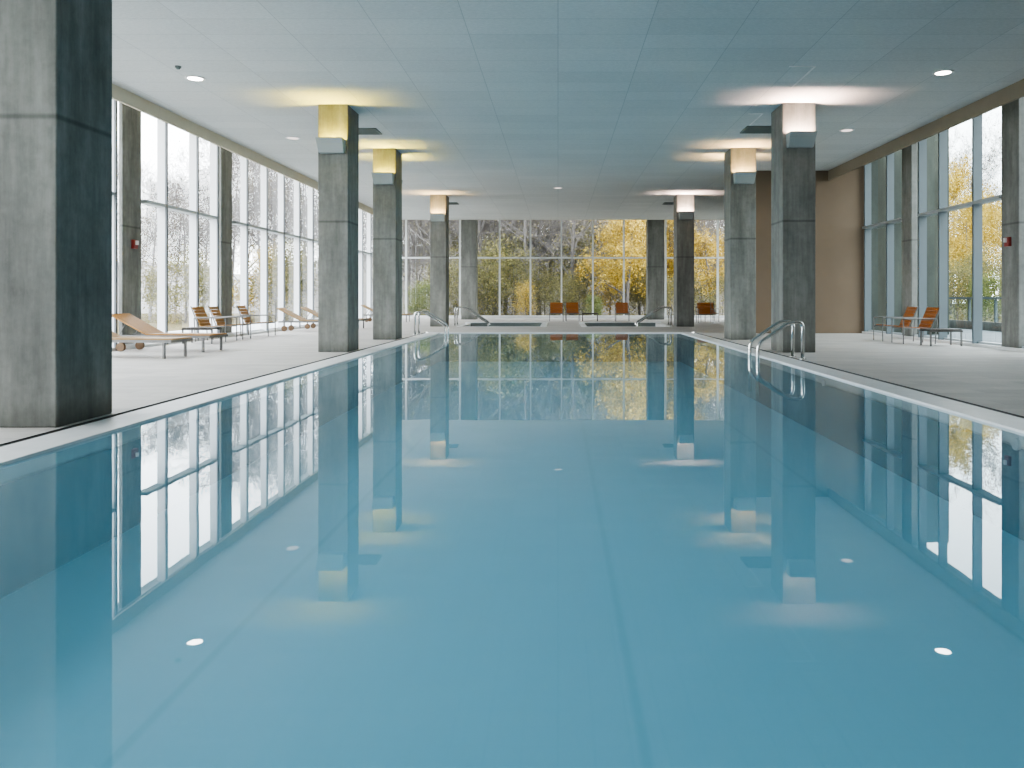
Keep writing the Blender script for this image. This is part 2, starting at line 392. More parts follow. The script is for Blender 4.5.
# ------------------------------------------------------------------ window walls
TZ = 3.53
def side_window(idx, gx, inner, y0, y1, fins, mf, label):
    """glazed bay: frame, transom, fins, pane"""
    r = struct(empty('window_%d' % idx, (gx, (y0 + y1) / 2, 0)), label, 'window'); og = (gx, (y0 + y1) / 2, 0)
    sg = 1 if inner > gx else -1
    f = MB()
    lo, hi = sorted((gx - .04 * sg, gx + .1 * sg))
    f.box(lo, hi, y0, y1, 0, .12); f.box(lo, hi, y0, y1, POCKET - .08, POCKET)
    f.build('frame', M['fin_l' if mf == 'fin_l' else 'frame'], r, og)
    cuts = sorted(c for c in (WL if gx < 0 else WR) if c[1] > y0 and c[0] < y1); ya = y0
    for c0, c1 in cuts + [(y1, y1)]:
        ye = c0 - .48 if c0 < y1 else c0
        if ye - ya > .1: MB().box(*sorted((gx - .03 * sg, inner + .008 * sg)), ya, ye, TZ - .04, TZ + .04).build('transom', M['frame'], r, og)
        ya = max(ya, c1)
    for d in fins:
        q = MB(); q.box(*sorted((gx, inner)), d, d + .07, .0, POCKET); q.build('mullion', M[mf], r, og)
        if mf == 'fin_l':
            e = MB(); e.box(inner - .02, inner + .02, d - .006, d + .076, .0, POCKET); e.build('mullion_edge', M['edge'], r, og)
    p = MB(); p.quad((gx, y0, .12), (gx, y1, .12), (gx, y1, POCKET - .08), (gx, y0, POCKET - .08)); p.build('pane', M['glass' if mf == 'fin_l' else 'glass_r'], r, og)
k = 1
def fins_between(a, b):
    out = []; d = a + .12
    n = max(1, round((b - a) / 1.77))
    return [a + .12 + i * (b - a - .3) / n for i in range(n + 1)]
LB = [(BACK, 2.2), (2.2, 13.1), (13.1, 18.98), (18.98, 24.4), (24.4, 34.9), (34.9, GF)]
LF = [fins_between(BACK, 2.2), fins_between(3, 13.1), [14.6, 16.3, 18.0], [20.34, 22.1, 23.42], [25.65, 27.4, 29.1, 30.85, 32.55, 34.1], [35.5, 37.3, 39.05, 40.8, 42.6, 44.4]]
names = ['left window bay behind the camera', 'left window bay hidden by the big column', 'left window bay just right of the big foreground column', 'left window bay between the two wall columns', 'long left window bay behind the loungers', 'farthest left window bay']
for (a, b), f, l in zip(LB, LF, names):
    side_window(k, GL, -9.97, a, b, f, 'fin_l', l); k += 1
RB = [(16.0, 18.1), (18.1, 23.5), (23.5, 26.85), (29.5, GF)]
RF = [[16.2, 17.2], [19.64, 21.4, 22.6], [24.8, 26.6], fins_between(29.5, GF)]
names = ['right window bay beyond the picture edge', 'right window bay with the golden tree view', 'right window bay beside the taupe wall', 'right window bay behind the taupe wall']
for (a, b), f, l in zip(RB, RF, names):
    side_window(k, GR, 10.2, a, b, f, 'fin_r', l); k += 1
# far window
r = struct(empty('window_%d' % k, (0, GF, 0)), 'wide far window looking into the autumn wood', 'window'); og = (0, GF, 0)
f = MB(); f.box(GL, GR, GF - .1, GF + .06, 0, .14); f.box(GL, GR, GF - .1, GF + .06, POCKET - .08, POCKET); f.build('frame', M['frame_far'], r, og)
f = MB(); f.box(GL, GR, GF - .08, GF + .05, 3.46, 3.55); f.build('transom', M['frame_far'], r, og)
for px in (375.5, 406.3, 437, 460, 476.5, 499.7, 530.5, 561.5, 592.8, 623.8, 648, 665.5, 686.5, 717.5):
    x = (px - VX) * GF / F
    MB().box(x - .045, x + .045, GF - .14, GF + .05, 0, POCKET).build('mullion', M['frame_far'], r, og)
MB().quad((GL, GF, .14), (GR, GF, .14), (GR, GF, POCKET - .08), (GL, GF, POCKET - .08)).build('pane', M['glass'], r, og)
m = MB(); m.box(GL + .24, GR - .3, GF - .35, GF - .1, 0, .16)
struct(m.build('baseboard_far', M['coping']), 'low white sill under the far window', 'sill')
m = MB(); m.box(GL + .1, GL + .24, BACK, GF, 0, .07)
struct(m.build('baseboard_left', M['coping']), 'white sill under the left windows', 'sill')
m = MB(); m.box(GR - .24, GR - .1, BACK, 26.8, 0, .07)
struct(m.build('baseboard_right', M['coping']), 'white sill under the right windows', 'sill')

# ------------------------------------------------------------------ sconces
YEL, PNK, ORG = (1.0, 0.74, 0.07), (1.0, 0.70, 0.57), (1.0, 0.62, 0.25)
LAMP = {}
def sconce(xc, y, c, s, label, back=False, z=4.42):
    key = c
    if key not in LAMP: LAMP[key] = emit('lamp_glow', c, s)
    r = empty('wall_uplight', (xc, y, z), math.pi if back else 0)
    tag(r, label, 'wall light', 'uplights on the pool columns')
    w0, w1, pb, pt, h, t = .27, .29, .16, .34, .30, .015
    m = MB()
    # wedge tray: front, two sides, bottom (open on top)
    m.quad((-w0, -pb, 0), (w0, -pb, 0), (w1, -pt, h), (-w1, -pt, h))
    m.quad((-w0 + t, -pb + t, t), (-w1 + t, -pt + t, h), (w1 - t, -pt + t, h), (w0 - t, -pb + t, t))
    m.quad((-w0, 0, 0), (w0, 0, 0), (w0, -pb, 0), (-w0, -pb, 0)); m.quad((-w0, 0, t), (-w0, -pb, t), (w0, -pb, t), (w0, 0, t))
    for sx in (-1, 1):
        m.quad((sx * w0, 0, 0), (sx * w0, -pb, 0), (sx * w1, -pt, h), (sx * w1, 0, h))
        m.quad((sx * (w0 - t), 0, 0), (sx * (w0 - t), -pb, 0), (sx * (w1 - t), -pt, h), (sx * (w1 - t), 0, h))
    m.build('housing', M['sconce'], r)
    b = MB(); b.box(-w0 + .04, w0 - .04, -.14, -.045, .1, .13); b.build('lamp', LAMP[key], r)
LC, RC = (LI + LO) / 2, (RI + RO) / 2
sconce(LC, 17.6, YEL, 380, 'yellow glowing uplight on the second left column, nearest yellow one', z=4.36)
sconce(LC, 22.8, YEL, 380, 'yellow glowing uplight on the third left column')
sconce(LC, 33.0, ORG, 480, 'amber glowing uplight on the left column behind the left handrail', z=4.34)
sconce(RC, 17.45, PNK, 900, 'bright pinkish uplight on the nearest right column', z=4.46)
sconce(RC, 22.7, ORG, 480, 'amber glowing uplight on the right column before the taupe wall')
sconce(RC, 33.0, PNK, 900, 'pinkish uplight on the right column near the far pool corner')
sconce(LC, 23.7, YEL, 380, 'uplight on the far face of the third left column', True)
sconce(RC, 23.6, ORG, 480, 'uplight on the far face of the second right column', True)

# ceiling vents, downlights, alarms
for x0, x1, y0, y1, l in ((-5.5, -4.56, 20.05, 20.75, 'dark square vent in the ceiling behind the second left column'), (4.68, 5.6, 19.8, 20.6, 'dark square vent in the ceiling behind the nearest right column'),
                          (-5.3, -4.5, 35.7, 36.4, 'small dark vent in the ceiling behind the far left lit column'), (4.75, 5.5, 35.7, 36.4, 'small dark vent in the ceiling behind the far right lit column')):
    o = ((x0 + x1) / 2, (y0 + y1) / 2, CEIL)
    r = tag(empty('ceiling_vent', o), l, 'vent', 'ceiling vents')
    f = MB(); f.box(x0, x1, y0, y0 + .05, CEIL - .03, CEIL); f.box(x0, x1, y1 - .05, y1, CEIL - .03, CEIL); f.box(x0, x0 + .05, y0, y1, CEIL - .03, CEIL); f.box(x1 - .05, x1, y0, y1, CEIL - .03, CEIL); f.build('frame', M['vent'], r, o)
    f = MB()
    n = 8
    for i in range(n):
        y = y0 + .06 + i * (y1 - y0 - .12) / n
        f.box(x0 + .05, x1 - .05, y, y + .035, CEIL - .022, CEIL - .004)
    f.build('grille', M['vent'], r, o)
glow = emit('downlight_glow', (1, .93, .88), 26); glow_dim = emit('downlight_soft', (1, .85, .8), 1.6)
for x, y, l, g in ((7.27, 15.1, 'bright round downlight in the ceiling at the right', glow), (7.33, 20.3, 'dimmer round downlight before the right wall column', glow_dim),
                (-7.03, 15.5, 'round downlight in the ceiling left of the second column', glow), (-7.06, 21.3, 'faint round downlight near the left windows', glow_dim), (0.0, 31.0, 'tiny faint downlight over the middle of the pool', glow_dim)):
    r = tag(empty('downlight', (x, y, CEIL)), l, 'ceiling light', 'round ceiling downlights')
    m = MB(); n = 24; b = 0
    for rr, z in ((.19, 0), (.19, -.015), (.14, -.015), (.14, 0)):
        for i in range(n): a = 2 * math.pi * i / n; m.v.append((rr * math.cos(a), rr * math.sin(a), z))
    for j in range(3):
        for i in range(n): i2 = (i + 1) % n; m.f.append((j * n + i, j * n + i2, (j + 1) * n + i2, (j + 1) * n + i))
    m.build('ring', M['white'], r)
    MB().disc((0, 0, -.008), .14, 24).build('lens', g, r)
m = MB(); m.tube([(-6.98, 14.7, CEIL), (-6.98, 14.7, CEIL - .03)], .055, 14); m.tube([(-6.98, 14.7, CEIL - .03), (-6.98, 14.7, CEIL - .055)], .03, 10)
tag(m.build('smoke_detector', M['vent'], org=(-6.98, 14.7, CEIL)), 'small dark detector on the ceiling near the left windows', 'detector')
for x, y, sg, l in ((-10.1, 19.02, 1, 'red fire alarm on the left wall column'), (10.25, 18.17, -1, 'red fire alarm on the right wall column')):
    o = (x, y, 2.45); r = tag(empty('fire_alarm', o), l, 'fire alarm', 'red fire alarms')
    m = MB(); m.box(*sorted((x, x + sg * .07)), y - .09, y + .09, 2.36, 2.57); m.build('body', M['red'], r, o, bevel=.006)
    m = MB(); m.box(*sorted((x + sg * .07, x + sg * .12)), y - .03, y + .03, 2.45, 2.55); m.build('strobe', M['white'], r, o)

# ------------------------------------------------------------------ handrails
def arc(c, r, a0, a1, n=6, ax=(1, 0, 0)):
    return [(c[0] + r * math.cos(a0 + (a1 - a0) * i / n), c[1], c[2] + r * math.sin(a0 + (a1 - a0) * i / n)) for i in range(n + 1)]
def smooth_path(pts, rad=.1, n=6):
    P = [Vector(p) for p in pts]; out = [P[0]]
    for i in range(1, len(P) - 1):
        a, b, c = P[i - 1], P[i], P[i + 1]
        d1 = (a - b); d2 = (c - b); rr = min(rad, d1.length * .45, d2.length * .45)
        s, e = b + d1.normalized() * rr, b + d2.normalized() * rr
        for t in range(n + 1):
            u = t / n; out.append(s * (1 - u) ** 2 + b * 2 * u * (1 - u) + e * u * u)
    out.append(P[-1]); return out
def handrail(xd, xw, ys, ztop, zlow, zend, label, zr=.035):
    o = (xd, (ys[0] + ys[1]) / 2, 0); r = tag(empty('pool_handrail', o), label, 'handrail', 'steel pool handrails')
    dx = (xw - xd)
    for y in ys:
        p = smooth_path([(xd, y, 0), (xd, y, ztop), (xd + dx * .28, y, ztop), (xw, y, zlow), (xw, y, zend)], .14)
        MB().tube(p, zr, 10).build('rail', M['steel'], r, o, smooth=True)
        MB().tube([(xd, y, 0.0), (xd, y, .02)], zr * 2, 14).build('flange', M['steel'], r, o)
handrail(4.74, 3.87, (16.15, 15.5), .72, .30, -.7, 'steel pool handrail in front of the nearest right column')
handrail(-4.56, -3.6, (25.5, 26.2), .74, .30, -.7, 'steel pool handrail before the far left column')
handrail(-4.42, -3.0, (34.3, 35.1), .78, .10, -.12, 'steel handrail stepping into the left hot tub')
handrail(4.85, 3.4, (34.3, 35.1), .78, .10, -.12, 'steel handrail stepping into the right hot tub')

# hot tubs
for (x0, x1, y0, y1), l in zip(SPAS, ('sunken hot tub with white rim beyond the pool, left one', 'sunken hot tub with white rim beyond the pool, right one')):
    o = ((x0 + x1) / 2, (y0 + y1) / 2, 0); r = tag(empty('hot_tub', o), l, 'hot tub', 'hot tubs beyond the pool')
    m = MB()
    w = .22
    m.box(x0 - .02, x1 + .02, y1 - w, y1 + .3, -.3, .09); m.box(x0 - .02, x0 + w, y0, y1, -.3, .02); m.box(x1 - w, x1 + .02, y0, y1, -.3, .05); m.box(x0, x1, y0 - .02, y0 + w, -.3, .01)
    m.build('rim', M['coping'], r, o, bevel=.01)
    m = MB(); m.box(x0, x1, y0, y1, -1.0, -.9)
    for a in ((x0, x0 + .05, y0, y1), (x1 - .05, x1, y0, y1), (x0, x1, y0, y0 + .05), (x0, x1, y1 - .05, y1)): m.box(*a, -1, -.28)
    m.build('basin', M['concrete_dark'], r, o)
    m = MB(); m.quad((x0 + .05, y0 + .05, -.12), (x1 - .05, y0 + .05, -.12), (x1 - .05, y1 - .05, -.12), (x0 + .05, y1 - .05, -.12)); m.build('water', M['spa_water'], r, o)
    m = MB(); m.box(x0 + w, x1 - w, y1 - w - .03, y1 - w, -.11, .06); m.build('tile_band', M['vent'], r, o)

# ------------------------------------------------------------------ furniture (metres)
def slats(m, p0, p1, wdir, half_w, n, gap, thick):
    """n boards across the panel that runs p0 -> p1, each as long as 2*half_w along wdir"""
    p0, p1, w = Vector(p0), Vector(p1), Vector(wdir)
    d = p1 - p0; L = d.length; d.normalize(); nn = d.cross(w).normalized()
    for i in range(n):
        c = p0 + d * L * (i + .5) / n
        m.obox(c, (d, w, nn), L / n / 2 - gap / 2, half_w, thick / 2)
def make_chair(wood, label):
    r = empty('armchair', (0, 0, 0)); tag(r, label, 'chair')
    W = .29
    m = MB(); slats(m, (-.20, 0, .335), (.36, 0, .375), (0, 1, 0), W - .03, 8, .012, .02); m.build('seat', M[wood], r, sc=1)
    m = MB(); slats(m, (-.20, 0, .35), (-.40, 0, .80), (0, 1, 0), W - .03, 6, .012, .02); m.build('backrest', M[wood], r, sc=1)
    for s in (-1, 1):
        y = s * W
        m = MB(); m.tube(smooth_path([(.40, y, 0), (.40, y, .55), (-.34, y, .55), (-.30, y, 0)], .03, 3), .013, 8); m.build('arm_frame', M['steel_dull'], r, sc=1)
        m = MB(); m.tube([(.40, y, .36), (-.22, y, .315), (-.415, y, .82)], .012, 8); m.build('side_rail', M['steel_dull'], r, sc=1)
    for x, z in ((.38, .345), (-.22, .31)): MB().tube([(x, -W, z), (x, W, z)], .011, 8).build('crossbar', M['steel_dull'], r, sc=1)
    return r
def make_table(label):
    r = empty('low_table', (0, 0, 0)); tag(r, label, 'table')
    m = MB(); slats(m, (-.33, 0, .345), (.33, 0, .345), (0, 1, 0), .24, 7, .01, .022); m.build('table_top', M['dark'], r, sc=1)
    for s in (-1, 1): MB().box(-.34, .34, s * .24 - .012, s * .24 + .012, .30, .333).build('apron', M['dark'], r, sc=1)
    for sx in (-1, 1):
        for sy in (-1, 1):
            MB().box(sx * .32 - .014, sx * .32 + .014, sy * .225 - .014, sy * .225 + .014, 0, .33).build('leg', M['steel_dull'], r, sc=1)
    return r
def make_lounger(wood, label):
    # local +x = foot end, head at -x ; origin at the middle
    r = empty('sun_lounger', (0, 0, 0)); tag(r, label, 'sun lounger')
    W = .31
    fr = MB()
    for s in (-1, 1): fr.box(-.95, 1.02, s * W - .015, s * W + .015, .265, .31)
    for x in (-.94, -.25, .3, 1.005): fr.box(x - .015, x + .015, -W, W, .265, .305)
    fr.build('frame', M['steel_dull'], r, sc=1)
    m = MB(); n = 9
    for i in range(n):
        y = -W + .02 + (i + .5) * (2 * W - .04) / n
        m.box(-.28, 1.02, y - .028, y + .028, .31, .335)
    m.build('seat', M[wood], r, sc=1)
    m = MB(); p0, p1 = Vector((-.28, 0, .325)), Vector((-1.02, 0, .70))
    d = (p1 - p0); L = d.length; d.normalize(); w = Vector((0, 1, 0)); nn = d.cross(w)
    for i in range(n):
        y = -W + .02 + (i + .5) * (2 * W - .04) / n
        m.obox((p0 + p1) / 2 + w * y, (d, w, nn), L / 2, .028, .012)
    b = m.build('backrest', M[wood], r, sc=1)
    for s in (-1, 1): MB().obox((p0 + p1) / 2 + w * s * .2 + nn * .02, (d, w, nn), L / 2, .014, .012).build('batten', M['steel_dull'], b, sc=1)
    m = MB()
    for s in (-1, 1): m.tube([(-.72, s * .24, .53), (-.86, s * .24, .29)], .01, 8)
    m.tube([(-.86, -.24, .29), (-.86, .24, .29)], .01, 8); m.build('back_support', M['steel_dull'], r, sc=1)
    for s in (-1, 1):
        MB().box(.87, .905, s * W - .02, s * W + .02, 0, .27).build('leg', M['steel_dull'], r, sc=1)
        MB().box(-.80, -.77, s * (W - .03) - .012, s * (W - .03) + .012, .07, .27).build('wheel_strut', M['steel_dull'], r, sc=1)
        wl = MB(); wl.tube([(-.785, s * (W - .03) - .025, .085), (-.785, s * (W - .03) + .025, .085)], .085, 20); wl.build('wheel', M['wheel'], r, sc=1)
    return r
def place(o, x, y, rz, label=None, group=None):
    o.location = (x * U, y * U, 0); o.rotation_euler = (0, 0, rz)
    if label: o['label'] = label
    if group: o['group'] = group
protoC = {}
def chair(wood, x, y, rz, label, group):
    o = copy_tree(protoC[wood]) if wood in protoC else make_chair(wood, label)
    protoC.setdefault(wood, o); place(o, x, y, rz, label, group)
GC1 = 'wooden armchairs at the left windows'
chair('teak', -9.45, 22.0, R(-2), 'wooden slatted armchair at the left windows, nearest of three beside the low table', GC1)
chair('teak', -9.45, 23.05, R(3), 'wooden slatted armchair at the left windows, middle one of three', GC1)
chair('teak', -9.42, 25.0, R(2), 'wooden slatted armchair at the left windows, farthest of three', GC1)
GC2 = 'wooden armchairs at the right windows'
chair('teak_red', 9.36, 20.95, R(181), 'reddish wooden armchair on the right beside the low dark table', GC2)
chair('teak_red', 9.36, 22.2, R(178), 'reddish wooden armchair on the right, behind its twin at the wall column', GC2)
GC3 = 'wooden armchairs before the far window'
chair('teak_red', -.08, 40.5, R(-90), 'small reddish armchair before the far window, leftmost of the close pair', GC3)
chair('teak_red', .74, 40.5, R(-88), 'small reddish armchair before the far window, beside the far low table', GC3)
chair('teak_red', 3.25, 40.5, R(-91), 'lone reddish armchair before the far window near the right hot tub', GC3)
chair('teak_red', 7.0, 38.2, R(-94), 'reddish armchair right of the far lit column, front one of two', GC3)
chair('teak_red', 7.5, 39.6, R(-86), 'reddish armchair right of the far lit column, rear one of two', GC3)
GT = 'low dark side tables'
t0 = make_table('low dark table in front of the left armchairs'); place(t0, -9.35, 21.0, 0, None, GT)
t = copy_tree(t0); place(t, 9.55, 19.95, 0, 'low dark table beside the right armchairs', GT)
t = copy_tree(t0); place(t, 1.62, 40.5, 0, 'low dark table before the far window', GT)
GL_ = 'wooden sun loungers along the left windows'
lo = make_lounger('teak_pale', 'pale wooden sun lounger nearest the camera, half hidden by the big column'); place(lo, -8.72, 16.15, R(-6), None, GL_)
def lounger(wood, x, y, rz, label):
    if wood == 'teak_pale': o = copy_tree(lo)
    else: o = make_lounger(wood, label)
    place(o, x, y, rz, label, GL_)
lounger('teak', -8.76, 18.0, R(-7), 'honey brown wooden sun lounger with raised back before the wall column')
lounger('teak_pale', -8.75, 28.6, R(-2), 'pale wooden sun lounger behind the armchairs, back raised, left of two')
lounger('teak_pale', -8.62, 30.8, R(-2), 'pale wooden sun lounger partly hidden behind the second left column')
lounger('teak_pale', -8.45, 39.5, R(-1), 'far pale wooden sun lounger seen between two left columns')

# ------------------------------------------------------------------ outside
m = MB()
for a, b, c_, d in ((-120, GL - .2, -60, 200), (GR + .2, 120, -60, 200), (GL - .2, GR + .2, -60, BACK - .1), (GL - .2, GR + .2, GF + .2, 200)):
    m.quad((a, c_, -.35), (b, c_, -.35), (b, d, -.35), (a, d, -.35))
struct(m.build('ground', M['ground']), 'brown leaf covered ground outside', 'ground')
m = MB(); m.box(GR + .3, 16.6, -10, 45, -.34, -.05)
struct(m.build('terrace', M['terrace_dark']), 'pale grey terrace outside the right windows', 'terrace')
m = MB(); m.box(-14.5, GL - .3, -10, 48, -.34, -.06)
struct(m.build('path', M['terrace']), 'pale paved strip outside the left windows', 'path')
r = tag(empty('glass_balustrade', (16.3, 28, -.05)), 'glass balustrade with pale top rail on the right terrace', 'balustrade'); o = (16.3, 28, -.05)
MB().box(16.15, 16.4, 16, 42, 1.13, 1.22).build('top_rail', M['fin_r'], r, o)
MB().box(16.2, 16.35, 16, 42, -.05, .28).build('kerb', M['concrete_dark'], r, o)
for i in range(14):
    MB().box(16.24, 16.32, 16.4 + i * 1.9, 16.5 + i * 1.9, .28, 1.13).build('post', M['fin_r'], r, o)
MB().quad((16.28, 16, .3), (16.28, 42, .3), (16.28, 42, 1.1), (16.28, 16, 1.1)).build('pane', M['rail_glass'], r, o)

# wooded rise behind the far trees
def hill(name, x0, x1, y0, y1, h, seed, label, mt='hill'):
    rng = random.Random(seed); m = MB(); nx, ny = 60, 14
    ph = [rng.uniform(0, 6.28) for _ in range(6)]
    for j in range(ny + 1):
        for i in range(nx + 1):
            x = x0 + (x1 - x0) * i / nx; t = j / ny
            z = h * (t * t * (3 - 2 * t)) * (1 + .18 * math.sin(x * .09 + ph[0]) + .10 * math.sin(x * .23 + ph[1])) + .25 * math.sin(x * .6 + ph[2] + j) * t - .36
            m.v.append((x, y0 + (y1 - y0) * t, z))
    for j in range(ny):
        for i in range(nx):
            a = j * (nx + 1) + i; m.f.append((a, a + 1, a + nx + 2, a + nx + 1))
    return struct(m.build(name, M[mt], smooth=True), label, 'hill')
hill('hill', -95, -30, 78, 120, 7.0, 9, 'haze-paled grey wooded slope beyond the left windows', 'hill_hazed')
hill('hill', -30, 34, 74, 118, 9.0, 4, 'hazy grey brown wooded slope behind the far trees')
def rnd_perp(rng, d):
    while True:
        v = Vector((rng.uniform(-1, 1), rng.uniform(-1, 1), rng.uniform(-1, 1)))
        c = v.cross(d)
        if c.length > .2: return c.normalized()
def tree_geo(seed, H, blen=1.0, lean=.08, nb=9, depth=4, spread=.9, low=.16, leaves=0, lsize=.2, lcl=.5, trunk=.014):
    rng = random.Random(seed); tb = MB(); lf = MB(); tips = []
    def grow(p, d, L, rad, lvl):
        n = 4 if lvl == 0 else 3
        pts = [p.copy()]; rr = [rad]; q = p.copy(); dd = d.copy()
        for i in range(n):
            dd = (dd + rnd_perp(rng, dd) * rng.uniform(0, .28 if lvl else lean) + Vector((0, 0, .06 if lvl else .03))).normalized()
            q = q + dd * L / n; pts.append(q.copy()); rr.append(max(.006, rad * (1 - (i + 1) / n * (.75 if lvl else .8))))
        tb.tube(pts, rr, 6 if lvl == 0 else (4 if lvl < 3 else 3), False)
        if lvl >= depth - 1: tips.append((pts[1], pts[-1]))
        if lvl >= depth: return
        cnt = nb if lvl == 0 else (5 if lvl < depth - 1 else 4)
        for k in range(cnt):
            t = rng.uniform(low, 1) if lvl == 0 else rng.uniform(.25, 1)
            if lvl == 0: t = low + (1 - low) * (k + rng.random()) / cnt
            x = t * n; i = min(int(x), n - 1); b = pts[i].lerp(pts[i + 1], x - i)
            br = rr[i] + (rr[i + 1] - rr[i]) * (x - i)
            nd = (dd if lvl else d).lerp(rnd_perp(rng, d), spread * rng.uniform(.55, .85)).normalized()
            nd = (nd + Vector((0, 0, .22))).normalized()
            nl = L * (blen * rng.uniform(.34, .5) * (1.15 - .45 * t) if lvl == 0 else rng.uniform(.45, .65))
            grow(b, nd, nl, br * rng.uniform(.36, .52), lvl + 1)
    grow(Vector((0, 0, 0)), Vector((0, 0, 1)), H, H * trunk, 0)
    for i in range(leaves):
        a, b = rng.choice(tips); c = a.lerp(b, rng.random()) + Vector((rng.gauss(0, lcl), rng.gauss(0, lcl), rng.gauss(0, lcl)))
        u = Vector((rng.gauss(0, 1), rng.gauss(0, 1), rng.gauss(0, 1))).normalized(); v = rnd_perp(rng, u); s = lsize * rng.uniform(.6, 1.3)
        lf.quad(c - u * s, c + v * s * .6, c + u * s, c - v * s * .6)
    return tb, lf
def make_tree(name, label, cat, tb, lf, bark, leaf, group):
    r = empty(name, (0, 0, 0)); tag(r, label, cat, group)
    tb.build('branches', M[bark], r)
    if lf is not None and lf.f: lf.build('foliage', M[leaf], r)
    return r
PT = {}
def proto(key, name, bark, leaf, **kw):
    tb, lf = tree_geo(**kw); PT[key] = [name, tb, lf, bark, leaf, None]
proto('bareA', 'bare_tree', 'bark', 'tan', seed=3, H=12, nb=13, depth=5, leaves=900, lsize=.07, lcl=.25, low=.12, spread=.85)
proto('bareB', 'bare_tree', 'bark', 'tan', seed=8, H=13, nb=12, depth=5, leaves=2600, lsize=.07, lcl=.35, low=.1, spread=.9)
proto('bareC', 'bare_tree', 'bark_hazed', 'tan', seed=77, H=13, nb=14, depth=5, leaves=500, lsize=.07, lcl=.25, low=.1, spread=.9)
proto('paleA', 'left_tree', 'bark', 'tan', seed=12, H=12, nb=12, depth=5, leaves=350, lsize=.06, lcl=.2, low=.12)
proto('paleB', 'left_tree', 'bark_hazed', 'tan', seed=21, H=10, nb=12, depth=4, leaves=1500, lsize=.065, lcl=.25, low=.14, spread=1.0)  # window glare put into the pale bark of this one
proto('gold', 'golden_tree', 'bark', 'gold', seed=5, H=11, nb=16, depth=3, blen=.68, leaves=14000, lsize=.09, lcl=.28, low=.04, spread=1.0)
proto('goldB', 'golden_tree', 'bark', 'gold', seed=31, H=9, nb=14, depth=3, blen=.75, leaves=10000, lsize=.09, lcl=.28, low=.12, spread=1.0)
proto('olive', 'olive_tree', 'bark', 'olive', seed=17, H=9, nb=13, depth=4, leaves=5500, lsize=.07, lcl=.4, low=.12, spread=1.0)
proto('shrub', 'wild_shrub', 'bark', 'olive', seed=41, H=3.4, nb=14, depth=3, leaves=4500, lsize=.06, lcl=.28, low=.03, spread=1.0)
proto('shrubG', 'wild_shrub', 'bark', 'green', seed=43, H=2.4, nb=12, depth=3, leaves=4500, lsize=.06, lcl=.22, low=.03, spread=1.0)
proto('shrubY', 'wild_shrub', 'bark', 'gold', seed=47, H=3.2, nb=13, depth=3, leaves=3600, lsize=.06, lcl=.3, low=.03, spread=1.0)
rg = random.Random(99)
def plant(key, x, y, sc, label, cat, group, rz=None):
    name, tb, lf, bark, leaf, first = PT[key]
    if first is None:
        o = make_tree(name, label, cat, tb, lf, bark, leaf, group); PT[key][5] = o
    else: o = copy_tree(first)
    o.location = (x * U, y * U, -.36 * U); o.rotation_euler = (0, 0, rg.uniform(0, 6.28) if rz is None else rz)
    o.scale = (sc, sc, sc); o['label'] = label; o['category'] = cat; o['group'] = group
def far(px, d): return (px - VX) * d / F
GW = 'bare trees in the wood beyond the far window'
for px, d, k, s in ((410, 58, 'bareA', 1), (432, 54, 'bareB', .9), (455, 62, 'bareA', 1.1), (482, 56, 'bareB', 1.0), (505, 60, 'bareA', 1.05), (528, 55, 'bareB', .95),
                    (552, 60, 'bareA', 1.1), (572, 56, 'bareB', 1), (660, 62, 'bareA', 1), (690, 64, 'bareB', 1), (715, 60, 'bareA', 1.1), (740, 62, 'bareB', 1), (385, 60, 'bareB', 1)):
    plant(k, far(px, d), d, s, 'bare grey tree in the front rows of the wood beyond the far window', 'tree', GW)
for px, d, s_ in ((418, 66, .9), (444, 59, .8), (468, 66, .9), (494, 58, .85), (516, 64, .95), (538, 59, .85), (562, 64, .9), (583, 60, .8), (648, 66, .9), (702, 66, .9)):
    plant('bareA', far(px, d), d, s_, 'slim dark bare tree among the taller grey ones beyond the far window', 'tree', 'slim bare trees in the wood')
GW2 = 'bare trees deep in the wood beyond the far window'
for i in range(26):
    px = 372 + i * 15; d = 72 + (i * 37 % 30)
    plant('bareC', far(px, d), d, 1.0 + .3 * rg.random(), 'hazy bare tree deep in the wood beyond the far window', 'tree', GW2)
GG = 'golden leaved trees outside'
plant('gold', far(626, 53), 53, .9, 'big golden leaved tree right of the middle beyond the far window', 'tree', GG)
plant('goldB', far(640, 57), 57, .95, 'golden tree just left of the unlit right column beyond the far window', 'tree', GG)
plant('goldB', far(676, 58), 58, .8, 'golden tree between the two right columns beyond the far window', 'tree', GG)
plant('gold', far(712, 56), 56, .75, 'golden tree above the rear armchairs at the right end of the far window', 'tree', GG)
plant('olive', far(495, 64), 64, .9, 'olive leaved tree left of the middle beyond the far window', 'tree', 'olive trees in the wood')
plant('olive', far(540, 66), 66, 1.0, 'olive leaved tree in the middle beyond the far window', 'tree', 'olive trees in the wood')
plant('olive', far(430, 68), 68, 1.0, 'olive leaved tree behind the far left lit column', 'tree', 'olive trees in the wood')
plant('olive', far(585, 70), 70, 1.1, 'olive leaved tree behind the golden tree', 'tree', 'olive trees in the wood')
GS = 'shrubs at the edge of the wood'
